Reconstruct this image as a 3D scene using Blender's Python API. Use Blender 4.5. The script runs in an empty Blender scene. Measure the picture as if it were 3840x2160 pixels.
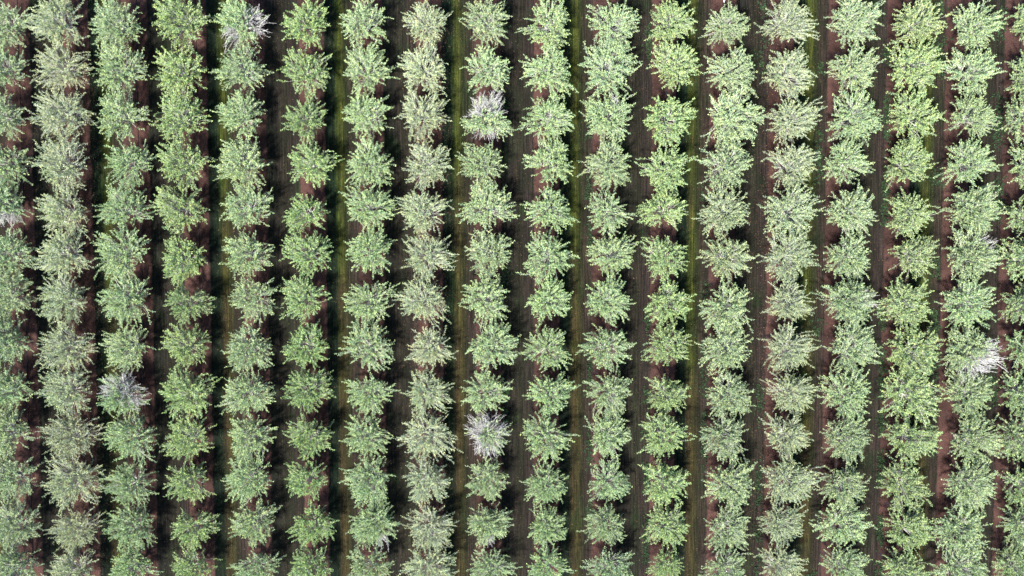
import bpy, math
import numpy as np
from mathutils import Matrix, Vector

scene = bpy.context.scene
coll = scene.collection
UP = np.array([0.0, 0.0, 1.0])

# ------------------------------------------------------------------ survey of the orchard
# crown centre (x, y) and crown radius of every tree, row by row from the left, top to bottom,
# as measured on the aerial picture (units: a 7728 x 4347 grid); turned into metres on the ground below.
ROWS = [
 [(-15,165,190),(-10,520,180),(0,870,190),(10,1230,190),(5,1530,190),(20,1919,195),(20,2229,190),(25,2579,195),(35,2950,190),(50,3298,195),(45,3618,200),(80,3988,195),(85,4310,195)],
 [(408,150,212),(440,490,205),(465,870,215),(480,1230,215),(463,1579,205),(462,1929,205),(465,2259,203),(490,2609,208),(475,2958,215),(530,3288,210),(520,3648,220),(550,4008,185),(530,4338,200)],
 [(885,165,200),(895,530,205),(890,870,200),(945,1220,175),(925,1589,190),(925,1909,210),(950,2249,205),(965,2619,195),(912,2968,185),(990,3298,200),(970,3668,190),(977,3998,188),(975,4308,185)],
 [(1365,160,215),(1352,540,203),(1348,890,203),(1375,1240,195),(1343,1569,198),(1375,1939,185),(1385,2279,170),(1385,2629,178),(1395,2988,213),(1415,3328,185),(1400,3658,180),(1428,4008,175),(1440,4308,170)],
 [(1815,165,205),(1824,525,185),(1815,885,190),(1830,1236,205),(1854,1575,190),(1866,1935,190),(1875,2250,190),(1860,2625,195),(1860,2955,205),(1890,3300,185),(1875,3630,190),(1890,3970,180),(1905,4290,180)],
 [(2310,170,185),(2290,530,190),(2285,890,165),(2330,1240,190),(2307,1599,168),(2322,1939,195),(2285,2269,178),(2305,2629,185),(2310,2968,188),(2320,3308,185),(2315,3648,168),(2340,3978,180),(2332,4288,175)],
 [(2732,165,190),(2742,530,195),(2745,870,190),(2772,1220,192),(2772,1569,195),(2787,1909,188),(2782,2279,185),(2770,2619,200),(2780,2958,185),(2762,3288,185),(2800,3628,195),(2810,3978,188),(2775,4298,180)],
 [(3207,165,180),(3190,510,200),(3182,860,190),(3214,1230,200),(3202,1589,198),(3222,1939,195),(3202,2269,195),(3235,2629,175),(3217,2968,185),(3222,3298,205),(3217,3628,195),(3242,3998,200),(3230,4308,205)],
 [(3660,155,182),(3680,520,182),(3670,870,190),(3645,1220,175),(3695,1579,205),(3687,1929,185),(3670,2279,183),(3702,2619,200),(3672,2978,182),(3690,3290,190),(3690,3628,170),(3687,3978,172),(3705,4298,170)],
 [(4127,170,192),(4129,540,195),(4135,890,188),(4142,1230,193),(4137,1579,183),(4129,1939,195),(4144,2289,175),(4131,2639,178),(4156,2988,175),(4114,3308,200),(4134,3668,175),(4134,4008,158),(4152,4308,172)],
 [(4614,175,205),(4599,510,220),(4606,870,200),(4611,1230,190),(4582,1589,175),(4612,1939,190),(4584,2279,185),(4569,2629,195),(4604,2968,182),(4584,3308,170),(4589,3658,170),(4584,3988,170),(4614,4298,180)],
 [(5089,160,185),(5099,490,190),(5049,880,210),(5044,1250,190),(5039,1589,180),(5039,1939,175),(5046,2289,180),(5049,2619,180),(5042,2978,172),(5022,3308,188),(5029,3658,192),(5049,3968,178),(5039,4290,132)],
 [(5506,165,168),(5524,530,200),(5554,870,220),(5496,1230,208),(5509,1589,203),(5489,1939,195),(5499,2299,208),(5509,2629,195),(5511,2978,190),(5479,3308,185),(5509,3668,195),(5489,4018,180),(5491,4318,175)],
 [(5966,170,210),(5970,540,200),(5986,890,195),(5980,1240,195),(5990,1599,215),(5980,1929,213),(5955,2279,178),(5970,2629,195),(5970,2978,185),(5965,3298,185),(5976,3648,200),(5915,3978,182),(5900,4310,185)],
 [(6456,165,205),(6468,520,193),(6464,880,212),(6404,1235,185),(6428,1589,197),(6424,1939,188),(6416,2289,200),(6411,2649,213),(6418,2988,203),(6396,3318,187),(6374,3668,175),(6381,3978,213),(6386,4298,178)],
 [(6946,165,195),(6914,520,212),(6931,885,200),(6881,1235,190),(6906,1599,175),(6906,1939,177),(6861,2299,205),(6896,2659,228),(6886,2993,238),(6901,3328,200),(6851,3683,205),(6866,4018,190),(6836,4318,195)],
 [(7381,180,187),(7371,530,200),(7364,885,170),(7343,1235,198),(7376,1589,203),(7336,1929,210),(7314,2279,212),(7346,2654,230),(7331,2998,205),(7341,3333,205),(7311,3653,205),(7276,3998,208),(7266,4308,220)],
 [(7826,150,185),(7806,560,190),(7776,885,190),(7806,1250,190),(7821,1619,185),(7771,1979,190),(7781,2289,185),(7771,2629,190),(7756,2968,190),(7736,3308,200),(7761,3668,190),(7731,3988,195),(7731,4298,195)],
]
CAM_H = 68.0
HFOV = math.radians(73.7)
TILT, ROLL = math.radians(-2.0), math.radians(-0.1)
FOC = 3864.0 / math.tan(HFOV / 2)
CROWN_Z = 2.7
PITCH, ROW0 = 5.791, -48.67           # row spacing and first row, metres

CAM_ROT = Matrix.Rotation(TILT, 3, 'X') @ Matrix.Rotation(ROLL, 3, 'Z')


def ground_point(gx, gy, z):
    d = CAM_ROT @ Vector(((gx - 3864.0) / FOC, -(gy - 2173.5) / FOC, -1.0))
    k = (z - CAM_H) / d.z
    return d.x * k, d.y * k


# ------------------------------------------------------------------ tagging
def tag(o, label=None, cat=None, group=None, kind=None):
    if label: o['label'] = label
    if cat: o['category'] = cat
    if group: o['group'] = group
    if kind: o['kind'] = kind
    return o


def link_mesh(name, me, parent=None):
    o = bpy.data.objects.new(name, me)
    coll.objects.link(o)
    if parent is not None:
        o.parent = parent
    return o


# ------------------------------------------------------------------ mesh helpers (numpy)
def mesh_quads(name, V, Q, mat, smooth=False):
    me = bpy.data.meshes.new(name)
    V = np.ascontiguousarray(V, dtype=np.float32); Q = np.ascontiguousarray(Q, dtype=np.int32)
    me.vertices.add(len(V)); me.vertices.foreach_set('co', V.ravel())
    me.loops.add(Q.size); me.loops.foreach_set('vertex_index', Q.ravel())
    me.polygons.add(len(Q))
    me.polygons.foreach_set('loop_start', np.arange(0, Q.size, 4, dtype=np.int32))
    if smooth:
        me.polygons.foreach_set('use_smooth', np.ones(len(Q), dtype=bool))
    me.materials.append(mat)
    me.update(calc_edges=True)
    return me


def norm(a):
    return a / np.maximum(np.linalg.norm(a, axis=-1, keepdims=True), 1e-9)


def tubes(P, Rad, sides=4):
    """P (n,k,3) polylines, Rad (n,k) radii -> verts, quads of tapered tubes."""
    n, k, _ = P.shape
    T = np.gradient(P, axis=1)
    T = norm(T)
    ref = np.where(np.abs(T[:, :1, 2:3]) > 0.9, np.array([1.0, 0, 0]), UP)
    A = norm(np.cross(T, np.broadcast_to(ref, T.shape)))
    B = np.cross(T, A)
    ang = np.arange(sides) * 2 * np.pi / sides
    ring = (A[:, :, None, :] * np.cos(ang)[None, None, :, None] + B[:, :, None, :] * np.sin(ang)[None, None, :, None])
    V = P[:, :, None, :] + ring * Rad[:, :, None, None]
    V = V.reshape(-1, 3)
    base = (np.arange(n) * k * sides)[:, None, None]
    i = np.arange(k - 1)[None, :, None] * sides
    s = np.arange(sides)[None, None, :]
    s2 = (s + 1) % sides
    Q = np.stack([base + i + s, base + i + s2, base + i + sides + s2, base + i + sides + s], axis=-1).reshape(-1, 4)
    return V, Q


def join(parts):
    Vs, Qs, off = [], [], 0
    for V, Q in parts:
        Vs.append(V); Qs.append(Q + off); off += len(V)
    return np.concatenate(Vs), np.concatenate(Qs)


def leaf_quads(p, d, nrm, ln, wd):
    s = norm(np.cross(d, nrm))
    m = p + d * (ln * 0.5)[:, None]
    V = np.stack([p, m + s * (wd * 0.5)[:, None], p + d * ln[:, None], m - s * (wd * 0.5)[:, None]], axis=1).reshape(-1, 3)
    Q = np.arange(len(p) * 4).reshape(-1, 4)
    return V, Q


# ------------------------------------------------------------------ materials
class NT:
    def __init__(self, name):
        self.m = bpy.data.materials.new(name); self.m.use_nodes = True
        self.t = self.m.node_tree; self.t.nodes.clear()
        self.out = self.t.nodes.new('ShaderNodeOutputMaterial')

    def n(self, typ, **kw):
        nd = self.t.nodes.new(typ)
        for k, v in kw.items(): setattr(nd, k, v)
        return nd

    def put(self, sock, v):
        if hasattr(v, 'is_output') or isinstance(v, bpy.types.NodeSocket):
            self.t.links.new(v, sock)
        else:
            if sock.type == 'RGBA' and len(v) == 3: v = (*v, 1)
            sock.default_value = v

    def math(self, op, a, b=0.0, c=0.0, clamp=False):
        nd = self.n('ShaderNodeMath', operation=op, use_clamp=clamp)
        self.put(nd.inputs[0], a); self.put(nd.inputs[1], b)
        if len(nd.inputs) > 2: self.put(nd.inputs[2], c)
        return nd.outputs[0]

    def mix(self, f, a, b, blend='MIX'):
        nd = self.n('ShaderNodeMix', data_type='RGBA', blend_type=blend)
        self.put(nd.inputs[0], f); self.put(nd.inputs[6], a); self.put(nd.inputs[7], b)
        return nd.outputs[2]

    def noise(self, vec, scale, detail=3, rough=0.55):
        nd = self.n('ShaderNodeTexNoise')
        self.put(nd.inputs['Vector'], vec)
        nd.inputs['Scale'].default_value = scale; nd.inputs['Detail'].default_value = detail
        nd.inputs['Roughness'].default_value = rough
        return nd.outputs['Fac']

    def ramp(self, f, stops, interp='LINEAR'):
        nd = self.n('ShaderNodeValToRGB'); cr = nd.color_ramp; cr.interpolation = interp
        while len(cr.elements) < len(stops): cr.elements.new(0.5)
        for e, (p, c) in zip(cr.elements, stops):
            e.position = p
            e.color = (*c, 1) if len(c) == 3 else c
        self.put(nd.inputs[0], f)
        return nd.outputs[0]

    def step(self, f, lo, hi):
        nd = self.n('ShaderNodeMapRange', interpolation_type='SMOOTHSTEP')
        self.put(nd.inputs[0], f); nd.inputs[1].default_value = lo; nd.inputs[2].default_value = hi
        return nd.outputs[0]

    def surf(self, s):
        self.t.links.new(s, self.out.inputs['Surface']); return self.m


def principled(nt, col, rough=0.8, spec=0.2):
    p = nt.n('ShaderNodeBsdfPrincipled')
    nt.put(p.inputs['Base Color'], col)
    p.inputs['Roughness'].default_value = rough
    p.inputs['Specular IOR Level'].default_value = spec
    return p


def leaf_material():
    nt = NT('leaf')
    oi = nt.n('ShaderNodeObjectInfo')
    gi = nt.n('ShaderNodeNewGeometry')
    rnd = gi.outputs['Random Per Island']
    tc = nt.n('ShaderNodeTexCoord')
    pn = nt.noise(tc.outputs['Object'], 2.6, 3)
    # leaf to leaf: paler, yellower new leaves and cooler old ones
    warm = nt.mix(1.0, oi.outputs['Color'], (1.17, 1.09, 0.88), 'MULTIPLY')
    cool = nt.mix(1.0, oi.outputs['Color'], (0.56, 0.70, 0.74), 'MULTIPLY')
    c = nt.mix(nt.step(pn, 0.35, 0.65), cool, warm)
    v = nt.ramp(rnd, [(0, (0.36, 0.44, 0.42)), (0.5, (0.92, 0.93, 0.93)), (0.8, (1.2, 1.18, 1.12)), (1, (1.75, 1.65, 1.5))])
    c = nt.mix(1.0, c, v, 'MULTIPLY')
    p = principled(nt, c, 0.55, 0.35)
    tr = nt.n('ShaderNodeBsdfTranslucent')
    nt.put(tr.inputs['Color'], nt.mix(1.0, c, (1.1, 1.15, 0.6), 'MULTIPLY'))
    mx = nt.n('ShaderNodeMixShader'); mx.inputs[0].default_value = 0.20
    nt.t.links.new(p.outputs[0], mx.inputs[1]); nt.t.links.new(tr.outputs[0], mx.inputs[2])
    return nt.surf(mx.outputs[0])


def bark_material(name, dark, pale, scale=9.0):
    nt = NT(name)
    tc = nt.n('ShaderNodeTexCoord')
    f = nt.noise(tc.outputs['Object'], scale, 4)
    return nt.surf(principled(nt, nt.mix(nt.step(f, 0.3, 0.7), dark, pale), 0.85, 0.2).outputs[0])


def speckle_material(name, stops, rough=0.8, trans=0.0):
    nt = NT(name)
    gi = nt.n('ShaderNodeNewGeometry')
    c = nt.ramp(gi.outputs['Random Per Island'], stops)
    return nt.surf(principled(nt, c, rough, 0.15).outputs[0])


def ground_material():
    nt = NT('orchard_ground')
    geo = nt.n('ShaderNodeNewGeometry')
    sep = nt.n('ShaderNodeSeparateXYZ'); nt.t.links.new(geo.outputs['Position'], sep.inputs[0])
    X, Y = sep.outputs[0], sep.outputs[1]

    def vec(sx, sy, off=0.0):
        c = nt.n('ShaderNodeCombineXYZ')
        nt.put(c.inputs[0], nt.math('MULTIPLY', X, sx)); nt.put(c.inputs[1], nt.math('MULTIPLY', Y, sy))
        c.inputs[2].default_value = off
        return c.outputs[0]
    u = nt.math('DIVIDE', nt.math('SUBTRACT', X, ROW0), PITCH)
    wob = nt.math('MULTIPLY', nt.math('SUBTRACT', nt.noise(vec(0.9, 0.35), 1.0, 4), 0.5), 0.075)
    uw = nt.math('ADD', u, wob)
    fr = nt.math('FRACT', uw)
    lane = nt.math('FLOOR', u)
    odd = nt.math('MODULO', nt.math('ADD', lane, 100.0), 2.0)
    # position across the lane -> kind of ground. 0 and 1 are the tree rows
    centre = nt.math('ABSOLUTE', nt.math('SUBTRACT', fr, 0.5))         # 0 lane centre .. 0.5 row
    soil = nt.step(nt.math('ADD', centre, nt.math('MULTIPLY', nt.math('SUBTRACT', nt.noise(vec(2.0, 1.0, 3), 1.0, 4), 0.5), 0.05)), 0.265, 0.305)
    big = nt.noise(vec(0.30, 0.10, 5), 1.0, 3)
    big2 = nt.noise(vec(0.22, 0.16, 9), 1.0, 3)
    stri = nt.noise(vec(7.5, 0.30, 1), 1.0, 3, 0.6)                    # mower / harrow lines along the row
    stri2 = nt.noise(vec(2.0, 0.05, 2), 1.0, 2, 0.6)
    fine = nt.noise(vec(9.0, 6.0, 4), 1.0, 4, 0.75)
    # bare herbicide strip under the trees
    soilc = nt.mix(nt.step(big2, 0.35, 0.65), (0.064, 0.031, 0.024), (0.150, 0.070, 0.053))
    soilc = nt.mix(nt.step(nt.noise(vec(0.8, 0.8, 7), 1.0, 4), 0.55, 0.75), soilc, (0.050, 0.034, 0.036))
    # mown lanes; dark band right of rows is green grass plus painted tree shade
    brown = nt.mix(nt.step(big, 0.35, 0.65), (0.026, 0.019, 0.016), (0.040, 0.028, 0.023))
    green = (0.020, 0.032, 0.013)
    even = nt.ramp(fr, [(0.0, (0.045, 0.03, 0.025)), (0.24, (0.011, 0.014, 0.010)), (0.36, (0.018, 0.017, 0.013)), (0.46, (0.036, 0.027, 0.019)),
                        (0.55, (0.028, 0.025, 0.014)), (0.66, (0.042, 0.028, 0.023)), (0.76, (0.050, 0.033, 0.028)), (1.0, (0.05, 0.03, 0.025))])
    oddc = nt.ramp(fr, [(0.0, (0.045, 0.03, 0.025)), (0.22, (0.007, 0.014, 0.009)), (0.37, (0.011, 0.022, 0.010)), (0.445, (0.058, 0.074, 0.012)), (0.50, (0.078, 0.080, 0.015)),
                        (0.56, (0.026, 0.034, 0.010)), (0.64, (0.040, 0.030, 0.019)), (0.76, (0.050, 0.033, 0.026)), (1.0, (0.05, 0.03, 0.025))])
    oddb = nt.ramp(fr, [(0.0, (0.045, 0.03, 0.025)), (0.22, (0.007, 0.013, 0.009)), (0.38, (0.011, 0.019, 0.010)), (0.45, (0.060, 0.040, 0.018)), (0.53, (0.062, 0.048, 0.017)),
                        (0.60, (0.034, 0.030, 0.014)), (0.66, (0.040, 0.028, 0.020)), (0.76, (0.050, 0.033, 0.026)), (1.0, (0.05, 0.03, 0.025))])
    ly = nt.math('ADD', nt.math('MULTIPLY', Y, 0.018), nt.math('MULTIPLY', nt.math('SUBTRACT', big, 0.5), 1.6))
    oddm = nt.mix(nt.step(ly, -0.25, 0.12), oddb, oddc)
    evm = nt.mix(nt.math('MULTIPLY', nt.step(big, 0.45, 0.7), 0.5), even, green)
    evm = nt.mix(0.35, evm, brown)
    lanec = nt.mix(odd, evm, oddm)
    gpatch = nt.math('MULTIPLY', nt.step(nt.noise(vec(0.55, 0.22, 12), 1.0, 4), 0.56, 0.70), 0.6)
    lanec = nt.mix(gpatch, lanec, (0.018, 0.036, 0.011))
    lanec = nt.mix(1.0, lanec, nt.ramp(stri, [(0.30, (0.35, 0.35, 0.37)), (0.5, (1, 1, 1)), (0.70, (2.0, 1.92, 1.8))]), 'MULTIPLY')
    lanec = nt.mix(1.0, lanec, nt.ramp(stri2, [(0.25, (0.85, 0.85, 0.85)), (0.75, (1.16, 1.15, 1.1))]), 'MULTIPLY')
    lanec = nt.mix(nt.math('MULTIPLY', nt.step(nt.noise(vec(0.7, 0.28, 21), 1.0, 5, 0.65), 0.42, 0.62), 0.5), lanec, (0.017, 0.019, 0.011))
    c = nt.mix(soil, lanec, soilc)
    c = nt.mix(1.0, c, nt.ramp(fine, [(0.28, (0.35, 0.35, 0.37)), (0.5, (1, 1, 1)), (0.72, (1.8, 1.75, 1.65))]), 'MULTIPLY')
    c = nt.mix(1.0, c, (0.275, 0.31, 0.36), 'MULTIPLY')
    p = principled(nt, c, 0.95, 0.05)
    bmp = nt.n('ShaderNodeBump'); bmp.inputs['Strength'].default_value = 0.6; bmp.inputs['Distance'].default_value = 0.06
    nt.put(bmp.inputs['Height'], nt.math('ADD', fine, stri))
    nt.t.links.new(bmp.outputs[0], p.inputs['Normal'])
    return nt.surf(p.outputs[0])


M_LEAF = leaf_material()
M_BARK = bark_material('bark', (0.10, 0.085, 0.07), (0.20, 0.18, 0.16), 12)
M_TWIG = bark_material('pale_twig', (0.27, 0.275, 0.25), (0.46, 0.46, 0.43), 4)
M_DEAD = bark_material('bleached_dead_wood', (0.25, 0.25, 0.25), (0.41, 0.405, 0.40), 5)
M_GROUND = ground_material()
M_HOSE = bark_material('black_hose', (0.008, 0.008, 0.010), (0.016, 0.016, 0.018), 3)
M_WHITE = bark_material('white_plastic', (0.70, 0.70, 0.74), (0.82, 0.82, 0.85), 6)
M_LITTER = speckle_material('dead_leaf', [(0, (0.020, 0.010, 0.007)), (0.5, (0.045, 0.021, 0.013)), (0.85, (0.075, 0.036, 0.021)), (1, (0.12, 0.07, 0.05))])
M_WEED = speckle_material('weed_leaf', [(0, (0.006, 0.014, 0.006)), (0.6, (0.011, 0.026, 0.010)), (1, (0.024, 0.046, 0.016))])
M_GRASS = speckle_material('grass_blade', [(0, (0.020, 0.026, 0.010)), (0.5, (0.034, 0.042, 0.014)), (0.85, (0.060, 0.056, 0.020)), (1, (0.085, 0.066, 0.032))])


# ------------------------------------------------------------------ a tree
FORK = np.array([0.0, 0.0, 0.85])


def envelope(p, d, R, zc, rz):
    """distance from p along d to the crown ellipsoid"""
    s = np.array([R, R, rz]); c = np.array([0, 0, zc])
    a = d / s; b = (p - c) / s
    A = (a * a).sum(-1); B = (a * b).sum(-1); C = (b * b).sum(-1) - 1
    disc = np.maximum(B * B - A * C, 0.0)
    return np.maximum((-B + np.sqrt(disc)) / A, 0.05)


def make_tree(seed, limbs=26, shoots=11, leafiness=1.0, leaf_len=0.115, leaf_w=0.047, dead=None, R=2.35, lean=(0, 0)):
    r = np.random.default_rng(seed)
    zc, rz = 2.25, 1.95
    n = limbs
    s = (np.arange(n) + r.random(n)) / n
    r.shuffle(s)
    az = np.arange(n) * 2.39996 + r.normal(0, 0.22, n) + r.random() * 6.28
    el = np.radians(14 + 66 * s ** 1.15)
    D = np.stack([np.cos(el) * np.cos(az), np.cos(el) * np.sin(az), np.sin(el)], 1)
    D[:, 0] += lean[0]; D[:, 1] += lean[1]; D = norm(D)
    mul = r.uniform(0.82, 1.12, n)                                   # uneven outline
    env = envelope(np.broadcast_to(FORK, D.shape), D, R, zc, rz) * mul
    L = env * r.uniform(0.56, 0.72, n)
    t = np.linspace(0, 1, 7)
    P = FORK + D[:, None, :] * (L[:, None] * t[None, :])[:, :, None]
    P[:, :, 2] += (np.sin(t * np.pi) * 0.22)[None, :] * (L * np.cos(el))[:, None] * 0.6
    wob = r.normal(0, 0.05, (n, 7, 3)) * t[None, :, None]
    P = P + wob
    RadL = (0.050 * (1 - t) + 0.016 * t)[None, :] * r.uniform(0.8, 1.15, n)[:, None]

    # shoots: tips spread over the crown's outline, each springing from the limb that points its way
    ns = n * shoots
    gq = (np.arange(ns) + 0.5) / ns
    sel_ = 1.0 - gq * 1.22                                            # from straight up to below the shoulder
    azs = np.arange(ns) * 2.399963 + r.normal(0, 0.10, ns)
    ch = np.sqrt(np.maximum(0, 1 - np.clip(sel_, -1, 1) ** 2))
    lob = 1.0 + 0.07 * np.sin(azs * 2 + r.random() * 6.28) + 0.13 * np.sin(azs * 3 + r.random() * 6.28) + 0.10 * np.sin(azs * 5 + r.random() * 6.28) + 0.09 * np.sin(azs * 11 + r.random() * 6.28)
    TD0 = np.stack([ch * np.cos(azs) * lob, ch * np.sin(azs) * lob, sel_], 1)
    TD0 += r.normal(0, 0.11, (ns, 3))
    shell = np.where(r.random(ns) < 0.82, r.uniform(0.76, 1.10, ns), r.uniform(0.50, 0.76, ns))
    TIP = np.array([lean[0] * 2, lean[1] * 2, zc - 0.12]) + TD0 * np.array([R, R, rz]) * shell[:, None]
    dirs = norm(TIP - FORK)
    sc_ = dirs @ D.T + r.normal(0, 0.05, (ns, n))
    li = sc_.argmax(1)
    ts = r.uniform(0.35, 0.95, ns)
    f = ts * 6; i0 = np.minimum(f.astype(int), 5); w = (f - i0)[:, None]
    S = P[li, i0] * (1 - w) + P[li, i0 + 1] * w
    SD = norm(TIP - S)
    SL = np.linalg.norm(TIP - S, axis=1)
    k = 6
    tt = np.linspace(0, 1, k)
    SP = S[:, None, :] + (TIP - S)[:, None, :] * tt[None, :, None]
    flat = np.sqrt(SD[:, 0] ** 2 + SD[:, 1] ** 2)
    SP[:, :, 2] += (flat * SL * r.uniform(0.02, 0.22, ns))[:, None] * np.sin(tt * np.pi)[None, :]
    side = norm(np.cross(SD, UP) + 1e-6)
    SP += side[:, None, :] * (r.normal(0, 0.10, ns) * SL)[:, None, None] * np.sin(tt * np.pi)[None, :, None]
    SRad = (0.015 * (1 - tt) + 0.005 * tt)[None, :] * r.uniform(0.8, 1.3, ns)[:, None]

    # pruning gaps: some crowns have lost part of one side
    if seed % 3 != 0 and dead is None:
        a0 = r.random() * 360; wd_ = r.uniform(12, 24)
        ad = np.abs((np.degrees(azs) - a0 + 180) % 360 - 180)
        kp = ~((ad < wd_) & (sel_ < 0.75) & (r.random(ns) < 0.75))
        SP, SL, SRad = SP[kp], SL[kp], SRad[kp]; ns = len(SP)
    tip = SP[:, -1]
    isdead = np.zeros(ns, bool)
    if dead is not None:
        isdead = dead(np.degrees(np.arctan2(tip[:, 1], tip[:, 0])) % 360, np.hypot(tip[:, 0], tip[:, 1]) / R, tip[:, 2], r)

    # side twigs along each shoot
    def twigs(idx, m, lmul):
        q = len(idx)
        reach = np.clip(1.05 / np.maximum(SL[idx], 0.3), 0.3, 0.9)[:, None]   # leaves on the outer metre of a shoot
        tq = 1.0 - reach * (1.0 - (np.arange(m)[None, :] + r.random((q, m))) / m)
        ff = tq * (k - 1); j = np.minimum(ff.astype(int), k - 2); ww = (ff - j)[:, :, None]
        ii = idx[:, None]
        base = SP[ii, j] * (1 - ww) + SP[ii, j + 1] * ww
        ax = norm(SP[ii, j + 1] - SP[ii, j])
        lat = norm(np.cross(ax, np.broadcast_to(UP, ax.shape)) + r.normal(0, 0.45, ax.shape))
        sg = np.where((np.arange(m) % 2)[None, :, None] == 0, 1.0, -1.0)
        an = np.radians(r.uniform(28, 62, (q, m)))[:, :, None]
        td = norm(ax * np.cos(an) + lat * sg * np.sin(an) + UP * 0.16)
        tl = (0.035 + 0.095 * np.minimum(1, (1 - tq) / reach)) * r.uniform(0.3, 1.35, (q, m)) * r.uniform(0.75, 1.3, (q, 1)) * np.where(r.random((q, m)) < 0.16, 2.3, 1.0) * lmul
        return base.reshape(-1, 3), td.reshape(-1, 3), tl.reshape(-1)

    live = np.where(~isdead)[0]
    TB, TD, TL = twigs(live, 14, 1.0)
    nl = 5
    keep_fac = leafiness
    a = (np.arange(nl)[None, :] + r.random((len(TB), nl))) / nl
    lp = (TB[:, None, :] + TD[:, None, :] * (TL[:, None] * a)[:, :, None]).reshape(-1, 3)
    ld = norm(np.repeat(TD, nl, axis=0) + r.normal(0, 0.55, lp.shape) + UP * 0.1)
    keep = r.random(len(lp)) < keep_fac
    lp, ld = lp[keep], ld[keep]
    ln_ = leaf_len * r.uniform(0.65, 1.25, len(lp))
    nrm = norm(UP * 0.50 + r.normal(0, 0.65, lp.shape))
    leaves = leaf_quads(lp, ld, nrm, ln_, leaf_w * r.uniform(0.7, 1.25, len(lp)))
    crown = mesh_quads('crown', *leaves, M_LEAF)

    parts = [tubes(P, RadL, 5)]
    if len(live):
        parts.append(tubes(SP[live], SRad[live] * 1.15, 3))
        sel = r.random(len(TB)) < 0.55
        tp = np.stack([TB[sel], TB[sel] + TD[sel] * TL[sel][:, None]], 1)
        parts.append(tubes(tp, np.broadcast_to(np.array([0.0060, 0.003]), (len(tp), 2)), 3))
    branches = mesh_quads('branches', *join(parts), M_TWIG, True)

    deadmesh = None
    di = np.where(isdead)[0]
    if len(di):
        dparts = [tubes(SP[di], SRad[di] * 1.35, 4)]
        B2, D2, L2 = twigs(di, 12, 1.5)
        mid = B2 + D2 * (L2 * 0.55)[:, None]
        endp = mid + norm(D2 + r.normal(0, 0.35, D2.shape)) * (L2 * 0.5)[:, None]
        dparts.append(tubes(np.stack([B2, mid, endp], 1), np.broadcast_to(np.array([0.010, 0.008, 0.005]), (len(B2), 3)), 3))
        fd = norm(D2 + r.normal(0, 0.6, D2.shape))
        dparts.append(tubes(np.stack([mid, mid + fd * (L2 * 0.45)[:, None]], 1), np.broadcast_to(np.array([0.008, 0.005]), (len(B2), 2)), 3))
        deadmesh = mesh_quads('dead_branches', *join(dparts), M_DEAD, True)

    # trunk with a root flare
    zt = np.array([-0.05, 0.04, 0.15, 0.40, 0.70, 0.95])
    rt = np.array([0.20, 0.165, 0.125, 0.105, 0.105, 0.12])
    tp = np.stack([r.normal(0, 0.012, 6), r.normal(0, 0.012, 6), zt], 1)[None]
    V, Q = tubes(tp, rt[None], 9)
    trunk = mesh_quads('trunk', V, Q, M_BARK, True)
    return dict(trunk=trunk, branches=branches, crown=crown, dead_branches=deadmesh)


# three cultivars planted in alternating rows
GREEN, SILVER, YELLOW = 'green', 'silver', 'yellow'
KINDS = [GREEN, SILVER, GREEN, YELLOW, GREEN, YELLOW, GREEN, SILVER, GREEN, GREEN, GREEN, YELLOW, GREEN, SILVER, GREEN, YELLOW, GREEN, YELLOW]
TINT = {0: (.195, .262, .162), 1: (.222, .258, .175), 2: (.200, .27, .158), 3: (.198, .265, .126), 4: (.208, .275, .162), 5: (.185, .26, .122), 6: (.210, .28, .165),
        7: (.245, .282, .198), 8: (.218, .285, .172), 9: (.205, .278, .155), 10: (.200, .265, .160), 11: (.196, .262, .132), 12: (.203, .258, .162), 13: (.212, .255, .170),
        14: (.205, .265, .164), 15: (.192, .248, .128), 16: (.195, .255, .152), 17: (.175, .235, .132)}
VAR = {GREEN: [make_tree(100 + i, limbs=24 + i % 4, shoots=11, lean=(0.11 * math.cos(i * 2.1), 0.11 * math.sin(i * 2.1))) for i in range(14)],
       SILVER: [make_tree(200 + i, limbs=27 + i % 3, shoots=11, leafiness=0.85, leaf_len=0.108, leaf_w=0.040) for i in range(9)],
       YELLOW: [make_tree(300 + i, limbs=22 + i % 3, shoots=11, leafiness=1.0, leaf_len=0.124, leaf_w=0.051, lean=(0.11 * math.cos(i * 1.7), 0.11 * math.sin(i * 1.7))) for i in range(10)]}


def sector(*arcs):
    """arcs: (centre angle, half width, minimum radius fraction, share of shoots that are dead)"""
    def fn(ang, rad, z, r):
        out = np.zeros(len(ang), bool)
        for c, h, rmin, share in arcs:
            dd = np.abs((ang - c + 180) % 360 - 180)
            out |= (dd < h) & (rad > rmin) & (r.random(len(ang)) < share)
        return out
    return fn


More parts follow.
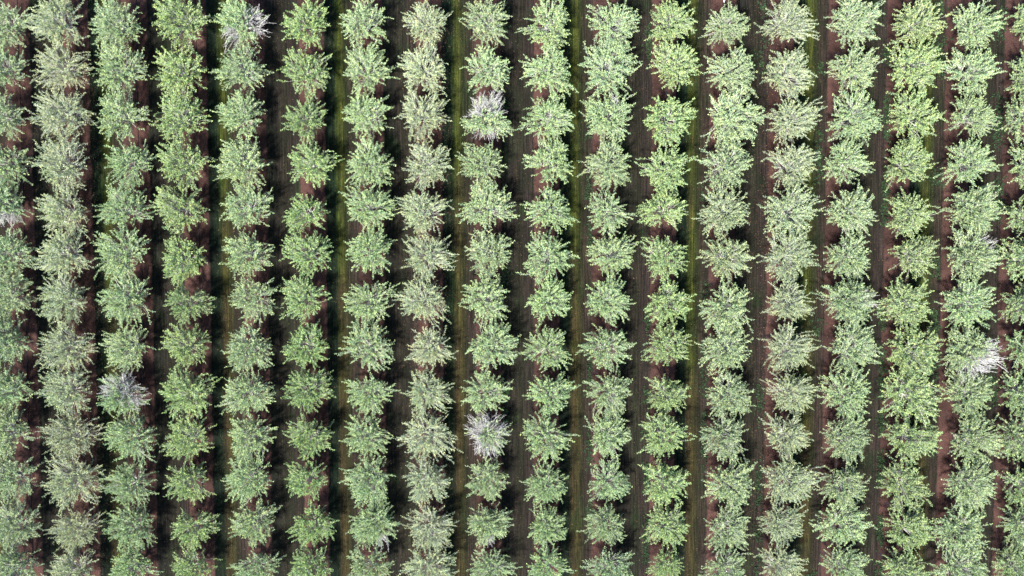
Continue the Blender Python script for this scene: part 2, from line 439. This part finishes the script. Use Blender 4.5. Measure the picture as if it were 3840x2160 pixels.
# trees with dead, bleached wood: (row, place from the top) -> where the dead wood is, and what it looks like
DEAD = {
    (4, 0): (sector((5, 48, 0.35, 0.95), (235, 26, 0.55, 0.95)), 'green tree with bleached bare branches on its right, topmost of the fifth row from left'),
    (2, 8): (sector((20, 70, 0.2, 0.9), (150, 50, 0.2, 0.6)), 'green tree with a bleached dead top, ninth from top in third row from left'),
    (8, 2): (sector((95, 88, 0.25, 0.92), (265, 35, 0.8, 0.9)), 'tree with bare white upper branches, third from top in ninth row from left'),
    (8, 9): (sector((90, 60, 0.45, 0.8), (190, 55, 0.35, 0.85), (280, 50, 0.5, 0.7), (20, 40, 0.5, 0.6)), 'mostly bare whitish tree with few green leaves, tenth from top in ninth row from left'),
    (16, 7): (sector((330, 55, 0.25, 0.97), (270, 30, 0.35, 0.8), (20, 30, 0.5, 0.8)), 'tree with bare white right half, eighth from top in second row from right'),
    (16, 5): (sector((42, 26, 0.55, 0.95)), 'pale tree with white dead tuft, sixth from top in second row from right'),
    (16, 4): (sector((25, 16, 0.7, 0.85)), 'pale tree with few bare twigs, fifth from top in second row from right'),
    (0, 4): (sector((290, 34, 0.45, 0.9)), 'tree at left edge with white dead twigs on its lower side, fifth from top'),
    (6, 11): (sector((300, 17, 0.65, 0.9)), 'green tree with small bleached tuft, twelfth from top in seventh row from left'),
    (10, 2): (sector((72, 16, 0.55, 0.85)), 'pale tree with bare whitish tuft, third from top in eleventh row from left'),
    (8, 11): (sector((285, 18, 0.35, 0.6)), 'pale tree with grey bare streak, twelfth from top in ninth row from left'),
    (14, 6): (sector((10, 40, 0.55, 0.5)), 'pale tree with greyish bare twigs, seventh from top in fifteenth row from left'),
}
ORD = ['first', 'second', 'third', 'fourth', 'fifth', 'sixth', 'seventh', 'eighth', 'ninth', 'tenth', 'eleventh', 'twelfth', 'thirteenth',
       'fourteenth', 'fifteenth', 'sixteenth', 'seventeenth', 'eighteenth']
LOOK = {0: 'mid green', 1: 'silvery olive', 2: 'pale green', 3: 'yellowish green', 4: 'pale green', 5: 'dark yellowish green', 6: 'fresh green', 7: 'whitish silver green',
        8: 'bright pale green', 9: 'fresh green', 10: 'bright pale green', 11: 'yellowish green', 12: 'whitish pale green', 13: 'whitish silver green', 14: 'pale green',
        15: 'yellowish green', 16: 'pale olive green', 17: 'dull olive green'}


def label_for(c, i, rx, n):
    size = 'small ' if rx < 174 else ('broad ' if rx > 206 else '')
    rowname = {0: 'the leftmost row', 17: 'the rightmost row', 16: 'the second row from right', 15: 'the third row from right'}.get(c, f'the {ORD[c]} row from left')
    if i == 0: where = f'topmost of {rowname}'
    elif i == n - 1: where = f'lowest of {rowname}'
    else: where = f'{ORD[i]} from top in {rowname}'
    return f'{size}{LOOK[c]} tree, {where}'


rng = np.random.default_rng(7)
GROUP = 'orchard trees planted in straight rows'
last = {}
positions = []
for c, row in enumerate(ROWS):
    pool = VAR[KINDS[c]]
    for i, (gx, gy, rx) in enumerate(row):
        x, y = ground_point(gx, gy, CROWN_Z)
        k = rx / 206.0
        spec = DEAD.get((c, i))
        if spec:
            t = make_tree(900 + c * 20 + i, limbs=26, shoots=15, leafiness=0.8 if (c, i) == (8, 9) else 0.95, dead=spec[0])
            rot, lab = 0.0, spec[1]
        else:
            v = int(rng.integers(len(pool)))
            if v in (last.get((c, i - 1)), last.get((c - 1, i))): v = (v + 1) % len(pool)
            last[(c, i)] = v
            t = pool[v]
            rot, lab = rng.normal(0, 0.22) + math.pi * rng.integers(2), label_for(c, i, rx, len(row))
        root = bpy.data.objects.new('orchard_tree', None)
        coll.objects.link(root)
        root.empty_display_size = 0.5
        root.location = (x, y, 0.0)
        root.rotation_euler = (rng.normal(0, 0.05), rng.normal(0, 0.05), rot)
        sy = k * rng.uniform(0.91, 1.04)
        flip = -1 if (not spec and rng.random() < 0.5) else 1          # mirrored crowns
        root.scale = (flip * k, sy, (0.55 + 0.45 * k) * rng.uniform(0.93, 1.08))
        tag(root, lab, 'tree', GROUP)
        jit = rng.normal(0, 0.018, 3); b = rng.normal(0, 0.045)
        tint = TINT[c]
        for part in ('trunk', 'branches', 'crown', 'dead_branches'):
            if t[part] is None: continue
            o = link_mesh(part, t[part], root)
            if part == 'crown':
                o.color = tuple(max(0.02, tint[q] * (0.99, 1.0, 0.90)[q] * (1 + b + jit[q]) * 1.35) for q in range(3)) + (1.0,)
            if part == 'dead_branches':
                o['label'] = 'bare bleached white dead branches'
        positions.append((c, x, y))

# ------------------------------------------------------------------ setting
me = bpy.data.meshes.new('ground')
S = 260.0
me.from_pydata([(-S, -S, 0), (S, -S, 0), (S, S, 0), (-S, S, 0)], [], [(0, 1, 2, 3)])
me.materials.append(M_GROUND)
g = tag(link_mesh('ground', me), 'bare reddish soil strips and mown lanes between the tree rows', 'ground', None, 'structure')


def row_x(c): return ROW0 + PITCH * c


# irrigation hose along every row
for c in range(18):
    r = np.random.default_rng(50 + c)
    ys = np.linspace(-36, 34, 71)
    xs = row_x(c) + 0.20 + 0.06 * np.sin(ys * 0.21 + c) + np.convolve(r.normal(0, 0.05, 75), np.ones(5) / 5, 'valid')
    P = np.stack([xs, ys, np.full_like(ys, 0.030)], 1)[None]
    V, Q = tubes(P, np.full((1, 71), 0.032), 6)
    o = link_mesh('irrigation_hose', mesh_quads('irrigation_hose', V, Q, M_HOSE, True))
    nm = {0: 'leftmost', 17: 'rightmost'}.get(c, ORD[c])
    tag(o, f'thin black irrigation hose on the soil under the {nm} row of trees' + ('' if c in (0, 17) else ' from left'), 'hose', 'irrigation hoses along the tree rows')

# white plastic strip by the hose of the thirteenth row, cut by the top edge of the picture
x, y0 = ground_point(2715 * 2.0125, 22, 0.06)
tt = np.linspace(0, 1, 12)
P = np.stack([x + 0.03 * np.sin(tt * 5), y0 + tt * 1.5, np.full(12, 0.075)], 1)[None]
rad = 0.085 * np.array([0.15, 0.6, 0.9, 1, 1, 1, 1, 1, 1, 1, 0.8, 0.2])[None]
V, Q = tubes(P, rad, 10)
tag(link_mesh('plastic_strip', mesh_quads('plastic_strip', V, Q, M_WHITE, True)), 'short white plastic strip lying beside the hose at the top edge', 'strip')

# fallen leaves under the silver rows and sparsely elsewhere
r = np.random.default_rng(11)
px, py = [], []
for c in range(18):
    n = {1: 9000, 7: 6500, 13: 7000, 0: 2600, 12: 900}.get(c, 350)
    wdt = 1.15 if n > 2000 else 1.9
    px.append(row_x(c) + r.normal(0, wdt, n) * (1.0 if c != 12 else 1.6)); py.append(r.uniform(-36, 34, n))
px = np.concatenate(px); py = np.concatenate(py); n = len(px)
a = r.uniform(0, 6.283, n)
d = np.stack([np.cos(a), np.sin(a), r.normal(0, 0.18, n)], 1)
p = np.stack([px, py, np.full(n, 0.02) + r.random(n) * 0.02], 1)
V, Q = leaf_quads(p, norm(d), norm(UP + r.normal(0, 0.25, (n, 3))), r.uniform(0.07, 0.15, n), r.uniform(0.04, 0.085, n))
tag(link_mesh('fallen_leaves', mesh_quads('fallen_leaves', V, Q, M_LITTER)), 'scattered brown fallen leaves under the silvery tree rows', 'leaf litter', None, 'stuff')

# weeds: leafy dark green patches in the lanes on the right
lanes = {14: (0.80, 0.055, 1.0), 15: (0.68, 0.07, 0.8), 16: (0.72, 0.06, 0.8), 10: (0.73, 0.05, 0.45), 8: (0.28, 0.05, 0.45), 12: (0.68, 0.05, 0.15), 9: (0.74, 0.04, 0.25), 11: (0.72, 0.05, 0.2), 13: (0.66, 0.06, 0.4)}
cx, cy = [], []
for lane, (fr, sd, amt) in lanes.items():
    y = -34.0
    while y < 32:
        ln = r.uniform(1.2, 6.5)
        if r.random() < 0.30 + 0.5 * amt:
            m = int(ln * 26 * (0.35 + 0.65 * amt))
            cx.append(ROW0 + PITCH * (lane + fr + r.normal(0, sd, m) * r.uniform(0.55, 1.0))); cy.append(y + ln * r.beta(1.6, 1.6, m))
        y += ln + r.uniform(0.3, 3.5)
cx = np.concatenate(cx); cy = np.concatenate(cy); m = len(cx)
nl = 7
sc = r.uniform(0.6, 1.3, m)
a = r.uniform(0, 6.283, (m, nl)); e = r.uniform(0.15, 0.9, (m, nl))
d = np.stack([np.cos(a) * np.cos(e), np.sin(a) * np.cos(e), np.sin(e)], -1).reshape(-1, 3)
p = np.repeat(np.stack([cx, cy, np.full(m, 0.01)], 1), nl, 0) + r.normal(0, 0.03, (m * nl, 3)) * np.array([1, 1, 0])
ln_ = np.repeat(sc, nl) * r.uniform(0.10, 0.20, m * nl)
V, Q = leaf_quads(p, d, norm(UP + r.normal(0, 0.3, d.shape)), ln_, ln_ * 0.55)
tag(link_mesh('weeds', mesh_quads('weeds', V, Q, M_WEED)), 'dark green leafy weeds growing in patches between the rows', 'weeds', None, 'stuff')

# short mown grass in the lanes
n = 42000
lane = r.integers(0, 17, n); odd = lane % 2 == 1
keep = (r.random(n) < np.where(odd, 1.0, 0.45))
lane, odd = lane[keep], odd[keep]; n = len(lane)
gx = ROW0 + PITCH * (lane + np.clip(r.normal(0.46, 0.10, n), 0.25, 0.75)); gy = r.uniform(-36, 33, n)
a = r.uniform(0, 6.283, n)
d = norm(np.stack([np.cos(a) * 0.6, np.sin(a) * 0.9, r.uniform(0.25, 0.9, n)], 1))
V, Q = leaf_quads(np.stack([gx, gy, np.zeros(n)], 1), d, norm(UP + r.normal(0, 0.4, (n, 3))), r.uniform(0.06, 0.15, n), r.uniform(0.02, 0.05, n))
tag(link_mesh('grass', mesh_quads('grass', V, Q, M_GRASS)), 'short mown grass along the lanes between the tree rows', 'grass', None, 'stuff')

# ------------------------------------------------------------------ light and camera
SUN_EL, SUN_X, SUN_Y = math.radians(54), -0.55, -0.83             # the sun stands low left of the picture
w = bpy.data.worlds.new('World'); scene.world = w; w.use_nodes = True
nt = w.node_tree
bg = nt.nodes['Background']
sky = nt.nodes.new('ShaderNodeTexSky'); sky.sky_type = 'NISHITA'; sky.sun_disc = False
sky.sun_elevation = SUN_EL; sky.sun_rotation = math.atan2(SUN_X, SUN_Y) % math.tau
sky.dust_density = 1.0
nt.links.new(sky.outputs[0], bg.inputs[0]); bg.inputs[1].default_value = 0.072
ld = bpy.data.lights.new('sun', 'SUN'); ld.energy = 3.8; ld.angle = math.radians(6.0); ld.color = (1.0, 0.95, 0.86)
lo = bpy.data.objects.new('sun', ld); coll.objects.link(lo)
h = math.hypot(SUN_X, SUN_Y)
to_sun = Vector((SUN_X / h * math.cos(SUN_EL), SUN_Y / h * math.cos(SUN_EL), math.sin(SUN_EL)))
lo.rotation_euler = to_sun.to_track_quat('Z', 'Y').to_euler()
lo.location = to_sun * 90

cd = bpy.data.cameras.new('camera'); cd.sensor_width = 36.0; cd.sensor_fit = 'HORIZONTAL'
cd.lens = 18.0 / math.tan(HFOV / 2); cd.clip_end = 2000
co = bpy.data.objects.new('camera', cd); coll.objects.link(co)
co.matrix_world = Matrix.Translation((0, 0, CAM_H)) @ CAM_ROT.to_4x4()
scene.camera = co

vs = scene.view_settings
vs.view_transform = 'Standard'; vs.look = 'None'; vs.gamma = 1.0; vs.exposure = 2.42; vs.use_curve_mapping = False
scene.cycles.max_bounces = 6; scene.cycles.transparent_max_bounces = 4
